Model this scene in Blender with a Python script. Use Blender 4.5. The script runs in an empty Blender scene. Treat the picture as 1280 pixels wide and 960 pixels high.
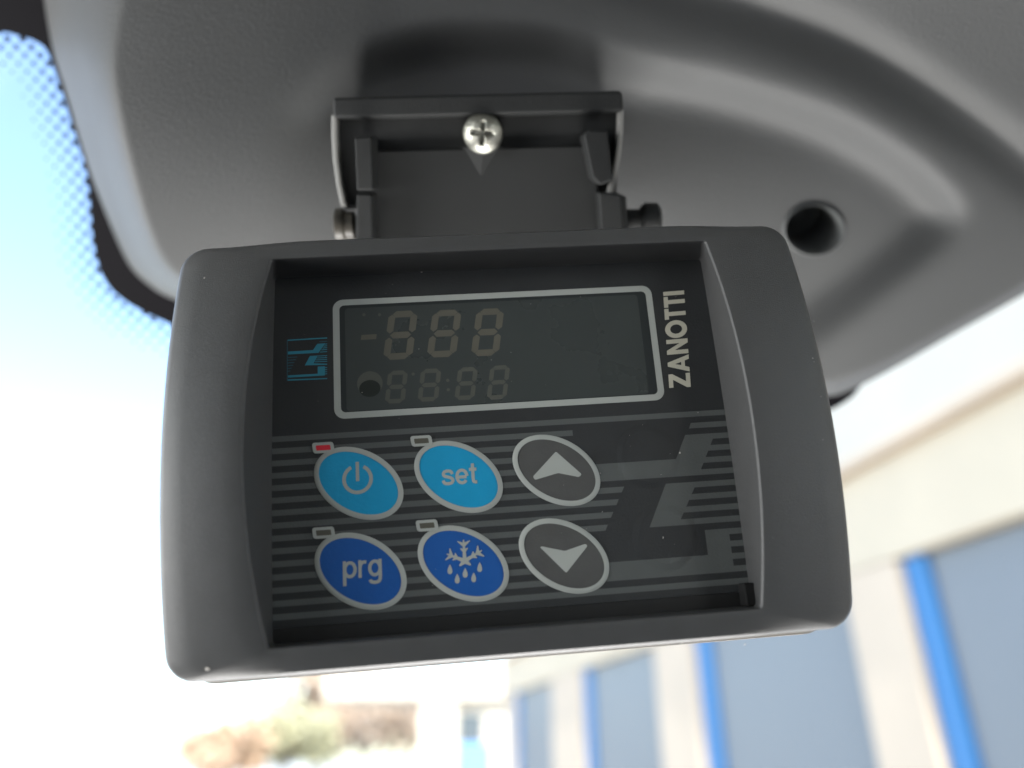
import bpy, bmesh, math, random
import numpy as np
from mathutils import Vector, Matrix

random.seed(7)
RAD = math.radians
scene = bpy.context.scene
col = scene.collection

# ------------------------------------------------------------------ camera, sky, sun, exposure
FPX, CX, CY = 924.0, 640.0, 480.0            # focal length and centre in photo pixels
CAM_H, PITCH = 2.0, RAD(27.0)
cam_d = bpy.data.cameras.new('camera')
cam_d.sensor_width = 36.0
cam_d.lens = FPX / 1280.0 * 36.0
cam_d.clip_start, cam_d.clip_end = 0.01, 2000.0
cam_d.dof.use_dof = True
cam_d.dof.focus_distance = 0.124
cam_d.dof.aperture_fstop = 7.8
cam = bpy.data.objects.new('camera', cam_d)
col.objects.link(cam)
cam.location = (0, 0, CAM_H)
cam.rotation_euler = (RAD(90) + PITCH, 0, 0)
scene.camera = cam

SUN_EL, SUN_AZ = RAD(42), RAD(170)           # azimuth clockwise from +Y: behind the camera
sun_vec = Vector((math.sin(SUN_AZ) * math.cos(SUN_EL), math.cos(SUN_AZ) * math.cos(SUN_EL), math.sin(SUN_EL)))
world = bpy.data.worlds.new('World')
scene.world = world
world.use_nodes = True
wn = world.node_tree
wn.nodes.clear()
sky = wn.nodes.new('ShaderNodeTexSky')
sky.sky_type = 'NISHITA'
sky.sun_disc = False
sky.sun_elevation = SUN_EL
sky.sun_rotation = SUN_AZ
sky.dust_density = 1.2
bg = wn.nodes.new('ShaderNodeBackground')
bg.inputs['Strength'].default_value = 0.15
wo = wn.nodes.new('ShaderNodeOutputWorld')
wn.links.new(sky.outputs[0], bg.inputs[0])
wn.links.new(bg.outputs[0], wo.inputs[0])
sun_d = bpy.data.lights.new('sun', 'SUN')
sun_d.energy = 2.0
sun_d.angle = RAD(0.5)
sun_d.color = (1.0, 0.95, 0.88)
sun = bpy.data.objects.new('sun', sun_d)
col.objects.link(sun)
sun.location = (-20, -20, 30)
sun.rotation_euler = sun_vec.to_track_quat('Z', 'Y').to_euler()
# area lamps added inside the cab to fill from below and from the left
def area(name, loc, target, sx, sy, energy, color):
    d = bpy.data.lights.new(name, 'AREA')
    d.shape, d.size, d.size_y, d.energy, d.color = 'RECTANGLE', sx, sy, energy, color
    o = bpy.data.objects.new(name, d)
    col.objects.link(o)
    o.location = loc
    o.rotation_euler = (Vector(loc) - Vector(target)).to_track_quat('Z', 'Y').to_euler()
area('dashboard_bounce_fill', (0.0, 0.34, 1.62), (0, 0.12, 2.10), 0.42, 0.16, 1.7, (1.0, 0.975, 0.94))  # unseen added lamp standing in for light off the dashboard
area('door_window_fill', (-0.78, -0.03, 1.90), (0, 0.12, 2.05), 0.55, 0.5, 2.2, (1.0, 0.98, 0.95))  # unseen added lamp boosting the light from the left door window
vs = scene.view_settings
vs.view_transform, vs.look, vs.exposure, vs.gamma = 'Standard', 'None', 2.3, 1.0
vs.use_curve_mapping = False

# ------------------------------------------------------------------ pixel rays
C0 = np.array([0, 0, CAM_H])
RT = np.array([1.0, 0, 0])
FW = np.array([0, math.cos(PITCH), math.sin(PITCH)])
UP = np.array([0, -math.sin(PITCH), math.cos(PITCH)])
def c2w(v):                                   # camera axes (x right, y down, z forward) to world direction
    return RT * v[0] - UP * v[1] + FW * v[2]
def ray(px, py):
    return c2w(((px - CX) / FPX, (py - CY) / FPX, 1.0))
def P(px, py, depth):
    return C0 + ray(px, py) * depth

# ------------------------------------------------------------------ helpers
def tag(o, label=None, cat=None, group=None, kind=None):
    for k, v in (('label', label), ('category', cat), ('group', group), ('kind', kind)):
        if v: o[k] = v
    return o

def empty(name, mat=None, parent=None):
    o = bpy.data.objects.new(name, None)
    o.empty_display_size = 0.02
    col.objects.link(o)
    if mat is not None: o.matrix_world = mat
    if parent: o.parent = parent
    return o

def mesh(name, verts, faces, mat, parent=None, smooth=False, angle=None):
    me = bpy.data.meshes.new(name)
    me.from_pydata([tuple(map(float, v)) for v in verts], [], faces)
    me.materials.append(mat)
    if smooth:
        me.polygons.foreach_set('use_smooth', [True] * len(me.polygons))
        if angle: me.set_sharp_from_angle(angle=RAD(angle))
    me.update()
    o = bpy.data.objects.new(name, me)
    col.objects.link(o)
    if parent: o.parent = parent
    return o

class MB:
    def __init__(s): s.v, s.f = [], []
    def add(s, vs, fs):
        n = len(s.v)
        s.v += [tuple(map(float, v)) for v in vs]
        s.f += [tuple(i + n for i in f) for f in fs]
    def box(s, lo, hi):
        x0, y0, z0 = lo; x1, y1, z1 = hi
        s.add([(x0,y0,z0),(x1,y0,z0),(x1,y1,z0),(x0,y1,z0),(x0,y0,z1),(x1,y0,z1),(x1,y1,z1),(x0,y1,z1)],
              [(0,3,2,1),(4,5,6,7),(0,1,5,4),(1,2,6,5),(2,3,7,6),(3,0,4,7)])
    def prism(s, pts, z0, z1):                # pts counter-clockwise seen from +z; z1 may be a list
        n = len(pts)
        za = z1 if isinstance(z1, (list, tuple)) else [z1] * n
        s.add([(p[0], p[1], z0) for p in pts] + [(p[0], p[1], za[i]) for i, p in enumerate(pts)],
              [tuple(range(n - 1, -1, -1)), tuple(range(n, 2 * n))] +
              [(i, (i + 1) % n, n + (i + 1) % n, n + i) for i in range(n)])
    def flat(s, pts, z):
        s.add([(p[0], p[1], z) for p in pts], [tuple(range(len(pts)))])
    def ring(s, outer, inner, z):
        n = len(outer)
        s.add([(p[0], p[1], z) for p in outer] + [(p[0], p[1], z) for p in inner],
              [(i, (i + 1) % n, n + (i + 1) % n, n + i) for i in range(n)])
    def build(s, name, mat, parent=None, smooth=False, angle=None, bevel=None, seg=2):
        o = mesh(name, s.v, s.f, mat, parent, smooth or bool(bevel), angle or (40 if bevel else None))
        if bevel:
            m = o.modifiers.new('bevel', 'BEVEL')
            m.width, m.segments, m.limit_method, m.angle_limit = bevel, seg, 'ANGLE', RAD(35)
            m.harden_normals = True
        return o

def principled(name, color, rough=0.5, metal=0.0, spec=0.5, bump=None, vary=None, coat=0.0, coords='Object'):
    """bump=(scale, strength, distance); vary=(scale, amount)"""
    m = bpy.data.materials.new(name)
    m.use_nodes = True
    nt = m.node_tree
    b = nt.nodes['Principled BSDF']
    b.inputs['Base Color'].default_value = (*color, 1)
    b.inputs['Roughness'].default_value = rough
    b.inputs['Metallic'].default_value = metal
    b.inputs['Specular IOR Level'].default_value = spec
    b.inputs['Coat Weight'].default_value = coat
    b.inputs['Coat Roughness'].default_value = 0.12
    tc = nt.nodes.new('ShaderNodeTexCoord')
    if vary:
        n = nt.nodes.new('ShaderNodeTexNoise')
        n.inputs['Scale'].default_value = vary[0]
        n.inputs['Detail'].default_value = 5
        nt.links.new(tc.outputs[coords], n.inputs['Vector'])
        mx = nt.nodes.new('ShaderNodeMix'); mx.data_type = 'RGBA'
        mx.inputs['A'].default_value = (*[c * (1 - vary[1]) for c in color], 1)
        mx.inputs['B'].default_value = (*[min(1, c * (1 + vary[1])) for c in color], 1)
        nt.links.new(n.outputs['Fac'], mx.inputs['Factor'])
        nt.links.new(mx.outputs['Result'], b.inputs['Base Color'])
        mr = nt.nodes.new('ShaderNodeMapRange')
        mr.inputs['To Min'].default_value = max(0.02, rough * 0.85)
        mr.inputs['To Max'].default_value = min(1, rough * 1.15)
        nt.links.new(n.outputs['Fac'], mr.inputs['Value'])
        nt.links.new(mr.outputs['Result'], b.inputs['Roughness'])
    if bump:
        n = nt.nodes.new('ShaderNodeTexNoise')
        n.inputs['Scale'].default_value = bump[0]
        n.inputs['Detail'].default_value = 3
        nt.links.new(tc.outputs[coords], n.inputs['Vector'])
        bp = nt.nodes.new('ShaderNodeBump')
        bp.inputs['Strength'].default_value = bump[1]
        bp.inputs['Distance'].default_value = bump[2]
        nt.links.new(n.outputs['Fac'], bp.inputs['Height'])
        nt.links.new(bp.outputs['Normal'], b.inputs['Normal'])
    return m

# materials; device and bracket objects are modelled in millimetres, so scales there are per mm
M = {}
M['bezel'] = principled('bezel_plastic', (0.060, 0.061, 0.061), 0.45, spec=0.5, bump=(6.0, 0.15, 0.03), vary=(0.25, 0.10))
M['back'] = principled('back_shell_plastic', (0.36, 0.33, 0.29), 0.5, vary=(0.3, 0.08))
M['panel'] = principled('panel_film', (0.028, 0.030, 0.031), 0.45, spec=0.5, bump=(2.2, 0.08, 0.02), vary=(0.12, 0.15))
M['groove'] = principled('panel_margin', (0.014, 0.014, 0.014), 0.45)
M['stripe'] = principled('stripe_ink', (0.095, 0.103, 0.10), 0.4, bump=(2.2, 0.08, 0.02), vary=(0.2, 0.08))
M['white_ink'] = principled('pale_grey_ink', (0.40, 0.42, 0.39), 0.45, vary=(0.4, 0.05))
M['cream_ink'] = principled('cream_ink', (0.55, 0.53, 0.43), 0.45, vary=(0.4, 0.05))
M['cyan'] = principled('cyan_ink', (0.008, 0.33, 0.60), 0.4, bump=(1.5, 0.06, 0.02), vary=(0.25, 0.08))
M['blue'] = principled('blue_ink', (0.010, 0.098, 0.37), 0.4, bump=(1.5, 0.06, 0.02), vary=(0.25, 0.08))
M['key_grey'] = principled('grey_key_ink', (0.085, 0.085, 0.082), 0.4, bump=(1.5, 0.06, 0.02), vary=(0.3, 0.15))
M['teal'] = principled('teal_ink', (0.035, 0.24, 0.33), 0.45)
M['teal_dim'] = principled('teal_dim_ink', (0.03, 0.10, 0.13), 0.45)
M['red'] = principled('red_led', (0.72, 0.03, 0.05), 0.35)
M['led_off'] = principled('unlit_led', (0.10, 0.095, 0.075), 0.35)
M['lcd'] = principled('display_glass', (0.050, 0.058, 0.056), 0.28, spec=0.5, vary=(0.08, 0.12))
M['lcd_edge'] = principled('display_edge', (0.026, 0.031, 0.032), 0.3)
M['digit'] = principled('digit_ink', (0.118, 0.113, 0.090), 0.35)
M['digit_dim'] = principled('small_digit_ink', (0.092, 0.096, 0.082), 0.35)
M['lcd_spot'] = principled('display_spot', (0.022, 0.027, 0.024), 0.3)
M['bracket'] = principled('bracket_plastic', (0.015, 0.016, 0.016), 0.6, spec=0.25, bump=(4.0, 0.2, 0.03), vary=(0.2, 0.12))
M['bracket_lit_edge'] = principled('bracket_lit_side', (0.20, 0.20, 0.19), 0.5)  # paler copy of the bracket plastic, light on the flanges painted in
M['zinc'] = principled('zinc_screw', (0.33, 0.33, 0.29), 0.42, metal=1.0, bump=(1.2, 0.1, 0.1), vary=(0.8, 0.15))
M['brass'] = principled('dull_pin', (0.05, 0.045, 0.036), 0.45)
M['dust'] = principled('dust', (0.5, 0.48, 0.44), 0.9)
M['housing'] = principled('grained_grey_plastic', (0.062, 0.064, 0.0645), 0.6, spec=0.28, bump=(1900, 0.55, 0.0003), vary=(25, 0.06))
M['housing_dark'] = principled('hole_plastic', (0.08, 0.085, 0.085), 0.45)
M['liner'] = principled('black_liner', (0.012, 0.012, 0.012), 0.8, spec=0.2)
M['frit'] = principled('black_ceramic', (0.006, 0.0055, 0.007), 0.6, spec=0.08)
M['headliner'] = principled('headliner_fabric', (0.10, 0.10, 0.095), 0.9, bump=(800, 0.4, 0.0005))
M['tub'] = principled('dark_cab_plastic', (0.03, 0.03, 0.03), 0.7)
M['ground'] = principled('concrete_yard', (0.45, 0.44, 0.42), 0.85, vary=(0.6, 0.2))
M['wall'] = principled('cream_render', (0.58, 0.47, 0.34), 0.85, vary=(0.7, 0.12))
M['wall_white'] = principled('white_render', (0.54, 0.48, 0.40), 0.85, vary=(0.8, 0.10))
M['column'] = principled('column_concrete', (0.56, 0.44, 0.33), 0.85, vary=(0.9, 0.15))
M['door'] = principled('grey_door', (0.185, 0.19, 0.198), 0.5, vary=(1.0, 0.06))
M['guide'] = principled('blue_door_frame', (0.035, 0.17, 0.38), 0.45)
M['far_window'] = principled('far_window', (0.05, 0.07, 0.09), 0.2)
M['pale_blue'] = principled('pale_blue_door', (0.13, 0.30, 0.58), 0.5)
M['bark'] = principled('bark', (0.13, 0.09, 0.06), 0.9, bump=(20, 0.6, 0.02))
M['leaf_peach'] = principled('glare_peach_leaf', (0.52, 0.40, 0.30), 0.7, vary=(6, 0.25))  # autumn colour paled, lens glare put into the leaves
M['leaf_orange'] = principled('glare_autumn_leaf', (0.50, 0.35, 0.24), 0.7, vary=(6, 0.4))  # same glare paling put into the colour
M['leaf_green'] = principled('glare_paled_leaf', (0.42, 0.40, 0.26), 0.7, vary=(6, 0.3))  # likewise paled to stand in for glare
M['roof_red'] = principled('red_paint', (0.6, 0.03, 0.05), 0.4)

def dome_bump(m, centres, r=5.6):
    """two blank key domes pressing through the film"""
    nt = m.node_tree; b = nt.nodes['Principled BSDF']
    tc = nt.nodes.new('ShaderNodeTexCoord'); prev = None
    for cx_, cy_ in centres:
        sub = nt.nodes.new('ShaderNodeVectorMath'); sub.operation = 'SUBTRACT'; sub.inputs[1].default_value = (cx_, cy_, 0)
        nt.links.new(tc.outputs['Object'], sub.inputs[0])
        ln = nt.nodes.new('ShaderNodeVectorMath'); ln.operation = 'LENGTH'; nt.links.new(sub.outputs[0], ln.inputs[0])
        mr = nt.nodes.new('ShaderNodeMapRange'); mr.interpolation_type = 'SMOOTHSTEP'
        mr.inputs['From Min'].default_value = r * 0.72; mr.inputs['From Max'].default_value = r
        mr.inputs['To Min'].default_value = 1; mr.inputs['To Max'].default_value = 0
        nt.links.new(ln.outputs['Value'], mr.inputs['Value'])
        if prev:
            ad = nt.nodes.new('ShaderNodeMath'); nt.links.new(prev, ad.inputs[0]); nt.links.new(mr.outputs['Result'], ad.inputs[1]); prev = ad.outputs[0]
        else: prev = mr.outputs['Result']
    bp = nt.nodes.new('ShaderNodeBump'); bp.inputs['Strength'].default_value = 1.0; bp.inputs['Distance'].default_value = 0.00025
    nt.links.new(prev, bp.inputs['Height'])
    old = b.inputs['Normal'].links[0].from_socket if b.inputs['Normal'].links else None
    if old: nt.links.new(old, bp.inputs['Normal'])
    nt.links.new(bp.outputs['Normal'], b.inputs['Normal'])
for k_ in ('panel', 'stripe'): dome_bump(M[k_], ((23.4, -4.4), (24.6, -17.6)))

def glass_material():
    m = bpy.data.materials.new('windshield_glass'); m.use_nodes = True
    nt = m.node_tree; nt.nodes.clear()
    out = nt.nodes.new('ShaderNodeOutputMaterial')
    tr = nt.nodes.new('ShaderNodeBsdfTransparent'); tr.inputs[0].default_value = (0.90, 0.94, 0.93, 1)
    gl = nt.nodes.new('ShaderNodeBsdfGlossy'); gl.inputs['Roughness'].default_value = 0.0
    fr = nt.nodes.new('ShaderNodeFresnel'); fr.inputs[0].default_value = 1.45
    mx = nt.nodes.new('ShaderNodeMixShader')
    nt.links.new(fr.outputs[0], mx.inputs[0]); nt.links.new(tr.outputs[0], mx.inputs[1]); nt.links.new(gl.outputs[0], mx.inputs[2])
    nt.links.new(mx.outputs[0], out.inputs[0])
    return m
M['glass'] = glass_material()

# ------------------------------------------------------------------ curve helpers (photo pixels)
def smooth_curve(pts, n=8, closed=False):
    pts = [np.array(p, float) for p in pts]
    out = []
    m = len(pts)
    for i in range(m if closed else m - 1):
        if closed: p0, p1, p2, p3 = pts[i-1], pts[i], pts[(i+1) % m], pts[(i+2) % m]
        else: p0, p1, p2, p3 = pts[max(i-1, 0)], pts[i], pts[i+1], pts[min(i+2, m-1)]
        for k in range(n):
            t = k / n
            out.append(0.5 * ((2*p1) + (p2-p0)*t + (2*p0-5*p1+4*p2-p3)*t*t + (3*p1-p0-3*p2+p3)*t**3))
    if not closed: out.append(pts[-1])
    return np.array(out)

def seg_dist(Q, poly, closed=True):
    """distance and nearest point from points Q (n,2) to a polyline"""
    A = poly; B = np.roll(poly, -1, 0)
    if not closed: A, B = poly[:-1], poly[1:]
    best = np.full(len(Q), 1e18); near = np.zeros_like(Q)
    for a, b in zip(A, B):
        d = b - a; L2 = d @ d
        if L2 < 1e-12: continue
        t = np.clip(((Q - a) @ d) / L2, 0, 1)
        c = a + t[:, None] * d
        r = ((Q - c) ** 2).sum(1)
        k = r < best
        best[k] = r[k]; near[k] = c[k]
    return np.sqrt(best), near

def inside(Q, poly):
    x, y = Q[:, 0], Q[:, 1]
    res = np.zeros(len(Q), bool)
    n = len(poly)
    for i in range(n):
        x0, y0 = poly[i]; x1, y1 = poly[(i+1) % n]
        if y0 == y1: continue
        c = ((y0 > y) != (y1 > y)) & (x < (x1 - x0) * (y - y0) / (y1 - y0) + x0)
        res ^= c
    return res

def sstep(a, b, x):
    t = np.clip((x - a) / (b - a), 0, 1)
    return t * t * (3 - 2 * t)

# ------------------------------------------------------------------ the yard outside
g = MB(); g.add([(-300,-200,0),(300,-200,0),(300,500,0),(-300,500,0)], [(0,1,2,3)])
tag(g.build('ground', M['ground']), kind='structure')

# ------------------------------------------------------------------ the van's roof lining over and behind the camera
GN = np.array([0, math.cos(RAD(40)), math.sin(RAD(40))])     # windshield outward normal
GD = 0.236                                                   # its distance from the camera
def glass_depth(px, py, off=0.0):
    return (GD + off) / (GN @ ray(px, py))
def G(px, py, off=0.0):
    return C0 + ray(px, py) * glass_depth(px, py, off)
prof = [(0.122, 2.217), (0.02, 2.235), (-0.35, 2.25), (-0.72, 2.235), (-0.86, 2.17), (-0.90, 2.03), (-0.92, 1.5), (-0.92, 0.75)]
pts_in = prof
pts_out = [(y - (0.02 if k > 3 else 0), z + (0.02 if k < 5 else 0)) for k, (y, z) in enumerate(prof)]
W_ = 0.8
vv = [(-W_, y, z) for y, z in pts_in] + [(W_, y, z) for y, z in pts_in] + [(-W_, y, z) for y, z in pts_out] + [(W_, y, z) for y, z in pts_out]
n = len(prof); ff = []
for i in range(n - 1):
    ff += [(i, i+1, n+i+1, n+i), (2*n+i, 3*n+i, 3*n+i+1, 2*n+i+1), (i, 2*n+i, 2*n+i+1, i+1), (n+i, n+i+1, 3*n+i+1, 3*n+i)]
ff += [(0, n, 3*n, 2*n), (n-1, 3*n-1, 4*n-1, 2*n-1)]
tag(mesh('cab_lining', vv, ff, M['headliner'], None, True, 50), kind='structure')

tub = MB()
tub.box((-0.8, -0.9, 1.10), (0.8, 0.30, 1.16))
tub.build('cab_floor', M['tub'])['kind'] = 'structure'
db = MB(); db.add([(-.8,.30,1.10),(.8,.30,1.10),(.8,.62,1.10),(-.8,.62,1.10),(-.8,.28,1.58),(.8,.28,1.58),(.8,.60,1.50),(-.8,.60,1.50)],
    [(0,3,2,1),(4,5,6,7),(0,1,5,4),(1,2,6,5),(2,3,7,6),(3,0,4,7)])
tag(db.build('dashboard', M['tub'], bevel=0.03), kind='structure')
for sx in (-1, 1):
    sd = MB(); sd.box((sx * 0.83 - 0.02, -0.9, 1.10), (sx * 0.83 + 0.02, 0.6, 1.62))
    tag(sd.build('cab_side', M['tub']), kind='structure')

# ------------------------------------------------------------------ windshield
ws = empty('windshield')
tag(ws, 'sloping glass windshield with a black dotted border behind the grey console', 'windshield')
def plane_basis():
    ex = np.array([1.0, 0, 0]); ey = np.cross(GN, ex); return ex, ey
gx, gy = plane_basis()
GO = C0 + GN * GD
def GW(u, v, off=0.0): return GO + gx * u + gy * v + GN * off
def G_uv(px, py):
    q = G(px, py) - GO
    return np.array([q @ gx, q @ gy])
gl = MB()
for u0, u1, v0, v1 in ((-0.75, 0.75, -0.55, 0.135),):
    a = [GW(u0, v0), GW(u1, v0), GW(u1, v1), GW(u0, v1)]
    sgn = 1 if np.dot(np.cross(gx, gy), GN) > 0 else -1
    gl.add(a, [(0, 1, 2, 3)])
if gy[2] < 0: gl = MB(); gl.add([GW(-0.75, 0.55), GW(0.75, 0.55), GW(0.75, -0.135), GW(-0.75, -0.135)], [(0, 1, 2, 3)])
gl.build('pane', M['glass'], ws)
frit_px = smooth_curve([(-260, 20), (-120, 34), (0, 41), (22, 45), (45, 52), (62, 66), (78, 110), (95, 165), (108, 205), (113, 235),
    (116, 268), (119, 302), (131, 346), (158, 376), (210, 403), (270, 428), (420, 470), (700, 510), (980, 526), (1030, 514), (1062, 496), (1085, 472),
    (1180, 400), (1290, 330), (1450, 250), (1700, 150)], 6)
fr_uv = [G_uv(*p) for p in frit_px]
top_uv = [G_uv(1700, -250), G_uv(-260, -250)]
fm = MB()
poly = fr_uv + top_uv
fm.add([GW(u, v, -0.0012) for u, v in poly], [tuple(range(len(poly)))])
fm.build('frit_band', M['frit'], ws)
# dot fade: hexagonal grid in the glass plane, dots shrink with distance from the band
fa = np.array(fr_uv)
pitch = 0.0045
dm = MB()
u_lo, u_hi = fa[:, 0].min(), G_uv(330, 400)[0]
v_all = [p[1] for p in fr_uv]
cand = []
nv = int((max(v_all) - min(v_all) + 0.05) / (pitch * 0.5)) + 2
for j in range(nv):
    v = min(v_all) - 0.025 + j * pitch * 0.5
    for i in range(int((u_hi - u_lo) / pitch) + 2):
        cand.append((u_lo + i * pitch + (j % 2) * pitch * 0.5, v))
cand = np.array(cand)
full = np.array(poly)
ins = inside(cand, full)
dd, _ = seg_dist(cand, fa, closed=False)
for (u, v), s, d in zip(cand, ins, dd):
    if s and d > 0.0006 or (not s and d > 0.0120): continue
    r = 0.00112 * (1 - d / 0.0160)
    pts = [GW(u + r * math.cos(k * math.pi / 5), v + r * math.sin(k * math.pi / 5), -0.0011) for k in range(10)]
    dm.add(pts, [tuple(range(10))])
tag(dm.build('frit_dots', M['frit'], ws), kind='stuff')

# ------------------------------------------------------------------ grained grey console above the windshield (mirror base cover)
out_px = smooth_curve([(30, -640), (36, -400), (42, -200), (48, -60), (55, 0), (66, 62), (83, 118), (104, 188), (117, 228), (139, 284), (162, 332), (188, 358),
    (216, 374), (280, 396), (420, 434), (700, 478), (940, 502), (1030, 496), (1062, 488), (1112, 463), (1200, 413), (1290, 362), (1420, 280), (1500, 200)], 6)
out_px = np.vstack([out_px, [(1500, -640)]])
face_px = smooth_curve([(250, -640), (210, -300), (176, -80), (156, 10), (146, 79), (153, 144), (168, 210), (186, 271), (206, 318), (228, 342),
    (290, 372), (430, 412), (700, 456), (930, 482), (1020, 478), (1054, 470), (1106, 450), (1195, 402), (1285, 350), (1415, 266), (1494, 190)], 6)
face_px = np.vstack([face_px, [(1494, -640)]])
rec_px = smooth_curve([(330, 150), (360, 108), (405, 74), (470, 46), (560, 26), (690, 30), (780, 58), (900, 84), (1040, 128), (1140, 184), (1198, 238), (1214, 270), (1196, 304),
    (1132, 357), (1040, 424), (930, 490), (700, 540), (400, 500), (290, 330)], 6, closed=True)
crease_px = smooth_curve([(700, -60), (860, -8), (950, 18), (1060, 60), (1180, 132), (1290, 215), (1420, 330)], 6)
def glass_depth_v(Q):
    return np.array([glass_depth(x, y, -0.004) for x, y in Q])
HOLE = (1017.0, 287.0)
RX, RY = np.arange(200, 1320, 5.0), np.arange(-80, 640, 5.0)        # sunken field round the bracket, softened
def recess_field():
    X, Y = np.meshgrid(RX, RY); Q = np.c_[X.ravel(), Y.ravel()]
    D = 0.0095 * sstep(290, 600, Q[:, 0]) + 0.004 * np.exp(-((Q[:, 0] - 600) / 190.0) ** 4)
    f = np.where(inside(Q, rec_px), D * sstep(-4, 60, seg_dist(Q, rec_px)[0]), 0).reshape(X.shape)
    k = np.exp(-(np.arange(-6, 7) / 3.6) ** 2); k /= k.sum()
    f = np.apply_along_axis(lambda r: np.convolve(np.pad(r, 6, 'edge'), k, 'valid'), 0, f)
    return np.apply_along_axis(lambda r: np.convolve(np.pad(r, 6, 'edge'), k, 'valid'), 1, f)
REC = recess_field()
SL_Y = np.arange(-700, 620, 2.0)
SL_S = 1e-6 * (22 + 105 * sstep(90, 390, SL_Y)) * sstep(-220, 0, SL_Y)
SL_Z = np.cumsum(SL_S) * 2.0
SL_Z += 0.192 - np.interp(420, SL_Y, SL_Z)
def face_depth(Q):
    x, y = Q[:, 0], Q[:, 1]
    z = np.interp(y, SL_Y, SL_Z)
    z -= 0.007 * sstep(520, 150, x)                             # left side swells towards the cab
    z += 0.010 * sstep(1050, 1500, x)
    fx = np.clip((x - RX[0]) / 5.0, 0, len(RX) - 1.001); fy = np.clip((y - RY[0]) / 5.0, 0, len(RY) - 1.001)
    ix, iy = fx.astype(int), fy.astype(int); fx -= ix; fy -= iy
    z += (REC[iy, ix] * (1-fx) * (1-fy) + REC[iy, ix+1] * fx * (1-fy) + REC[iy+1, ix] * (1-fx) * fy + REC[iy+1, ix+1] * fx * fy)
    dc, _ = seg_dist(Q, crease_px, closed=False)
    z += 0.0026 * np.exp(-(dc / 30.0) ** 2)
    above = y < np.interp(x, crease_px[:, 0], crease_px[:, 1])
    z -= np.where(above & (x > 700), 0.00007 * np.clip(dc - 8, 0, 260) * sstep(800, 1000, x), 0)
    return z
def console_depth(Q):
    so = inside(Q, out_px)
    do, _ = seg_dist(Q, out_px); do = np.where(so, do, 0)
    sf = inside(Q, face_px)
    df, _ = seg_dist(Q, face_px); df = np.where(sf, 0, df)
    s = np.where(sf, 1.0, do / np.maximum(do + df, 1e-6))
    gq = 1 - (1 - s) ** 2
    return face_depth(Q) * gq + glass_depth_v(Q) * (1 - gq)
def build_console():
    st = 5.0
    xs = np.arange(20, 1510, st); ys = np.concatenate([np.arange(-650, -60, 12.0), np.arange(-60, 520, st)])
    X, Y = np.meshgrid(xs, ys)
    Q = np.c_[X.ravel(), Y.ravel()]
    nx, ny = len(xs), len(ys)
    ins = inside(Q, out_px)
    hd = np.hypot(Q[:, 0] - HOLE[0], (Q[:, 1] - HOLE[1]) * 1.2)
    hole_r = 38.0
    keep_faces = []
    for j in range(ny - 1):
        for i in range(nx - 1):
            a = j * nx + i
            q = (a, a + 1, a + nx + 1, a + nx)
            if any(ins[k] for k in q) and not all(hd[k] < hole_r for k in q): keep_faces.append(q)
    used = sorted({k for f in keep_faces for k in f})
    idx = {k: n for n, k in enumerate(used)}
    Qu = Q[used].copy(); iu = ins[used]
    d, near = seg_dist(Qu, out_px)
    Qu[~iu] = near[~iu]
    h = hd[used]
    for n in np.where(h < hole_r)[0]:                           # snap to the rim of the screw hole
        v = Qu[n] - HOLE; a = math.atan2(v[1] * 1.2, v[0])
        Qu[n] = (HOLE[0] + hole_r * math.cos(a), HOLE[1] + hole_r / 1.2 * math.sin(a))
    Z = console_depth(Qu)
    V = [P(x, y, z) for (x, y), z in zip(Qu, Z)]
    F = [tuple(idx[k] for k in f) for f in keep_faces]
    return V, F
con = empty('windshield_console')
tag(con, 'large grained grey plastic console cover around the mirror base above the controller', 'console')
V, F = build_console()
def submesh(name, F, mat):
    us = sorted({k for f in F for k in f}); ix = {k: n for n, k in enumerate(us)}
    return mesh(name, [V[k] for k in us], [tuple(ix[k] for k in f) for f in F], mat, con, True)
submesh('cover', F, M['housing'])
# screw hole: rim and blind tube
hq = np.array([[HOLE[0] + 38 * math.cos(a), HOLE[1] + 38 / 1.2 * math.sin(a)] for a in np.linspace(0, 2 * math.pi, 40, endpoint=False)])
hz = console_depth(hq)
rim = np.array([P(x, y, z) for (x, y), z in zip(hq, hz)])
hc = rim.mean(0)
u_, s_, vt_ = np.linalg.svd(rim - hc)
hn = vt_[2]; hn = hn if hn @ (C0 - hc) > 0 else -hn
hm_v, hm_f = [], []
rings = [(1.06, -0.0004), (1.03, 0.0006), (0.98, 0.0008), (0.94, 0.0), (0.92, -0.003), (0.88, -0.010), (0.85, -0.0145), (0.30, -0.015), (0.28, -0.0125), (0.05, -0.0122)]
for sc_, off in rings:
    for q in rim: hm_v.append(hc + (q - hc) * sc_ + hn * off)
nr = len(rim)
for k in range(len(rings) - 1):
    for i in range(nr):
        hm_f.append((k * nr + i, k * nr + (i + 1) % nr, (k + 1) * nr + (i + 1) % nr, (k + 1) * nr + i))
hm_f.append(tuple(range((len(rings) - 1) * nr, len(rings) * nr)))
mesh('screw_hole', hm_v, hm_f, M['housing_dark'], con, True, 60)

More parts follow.
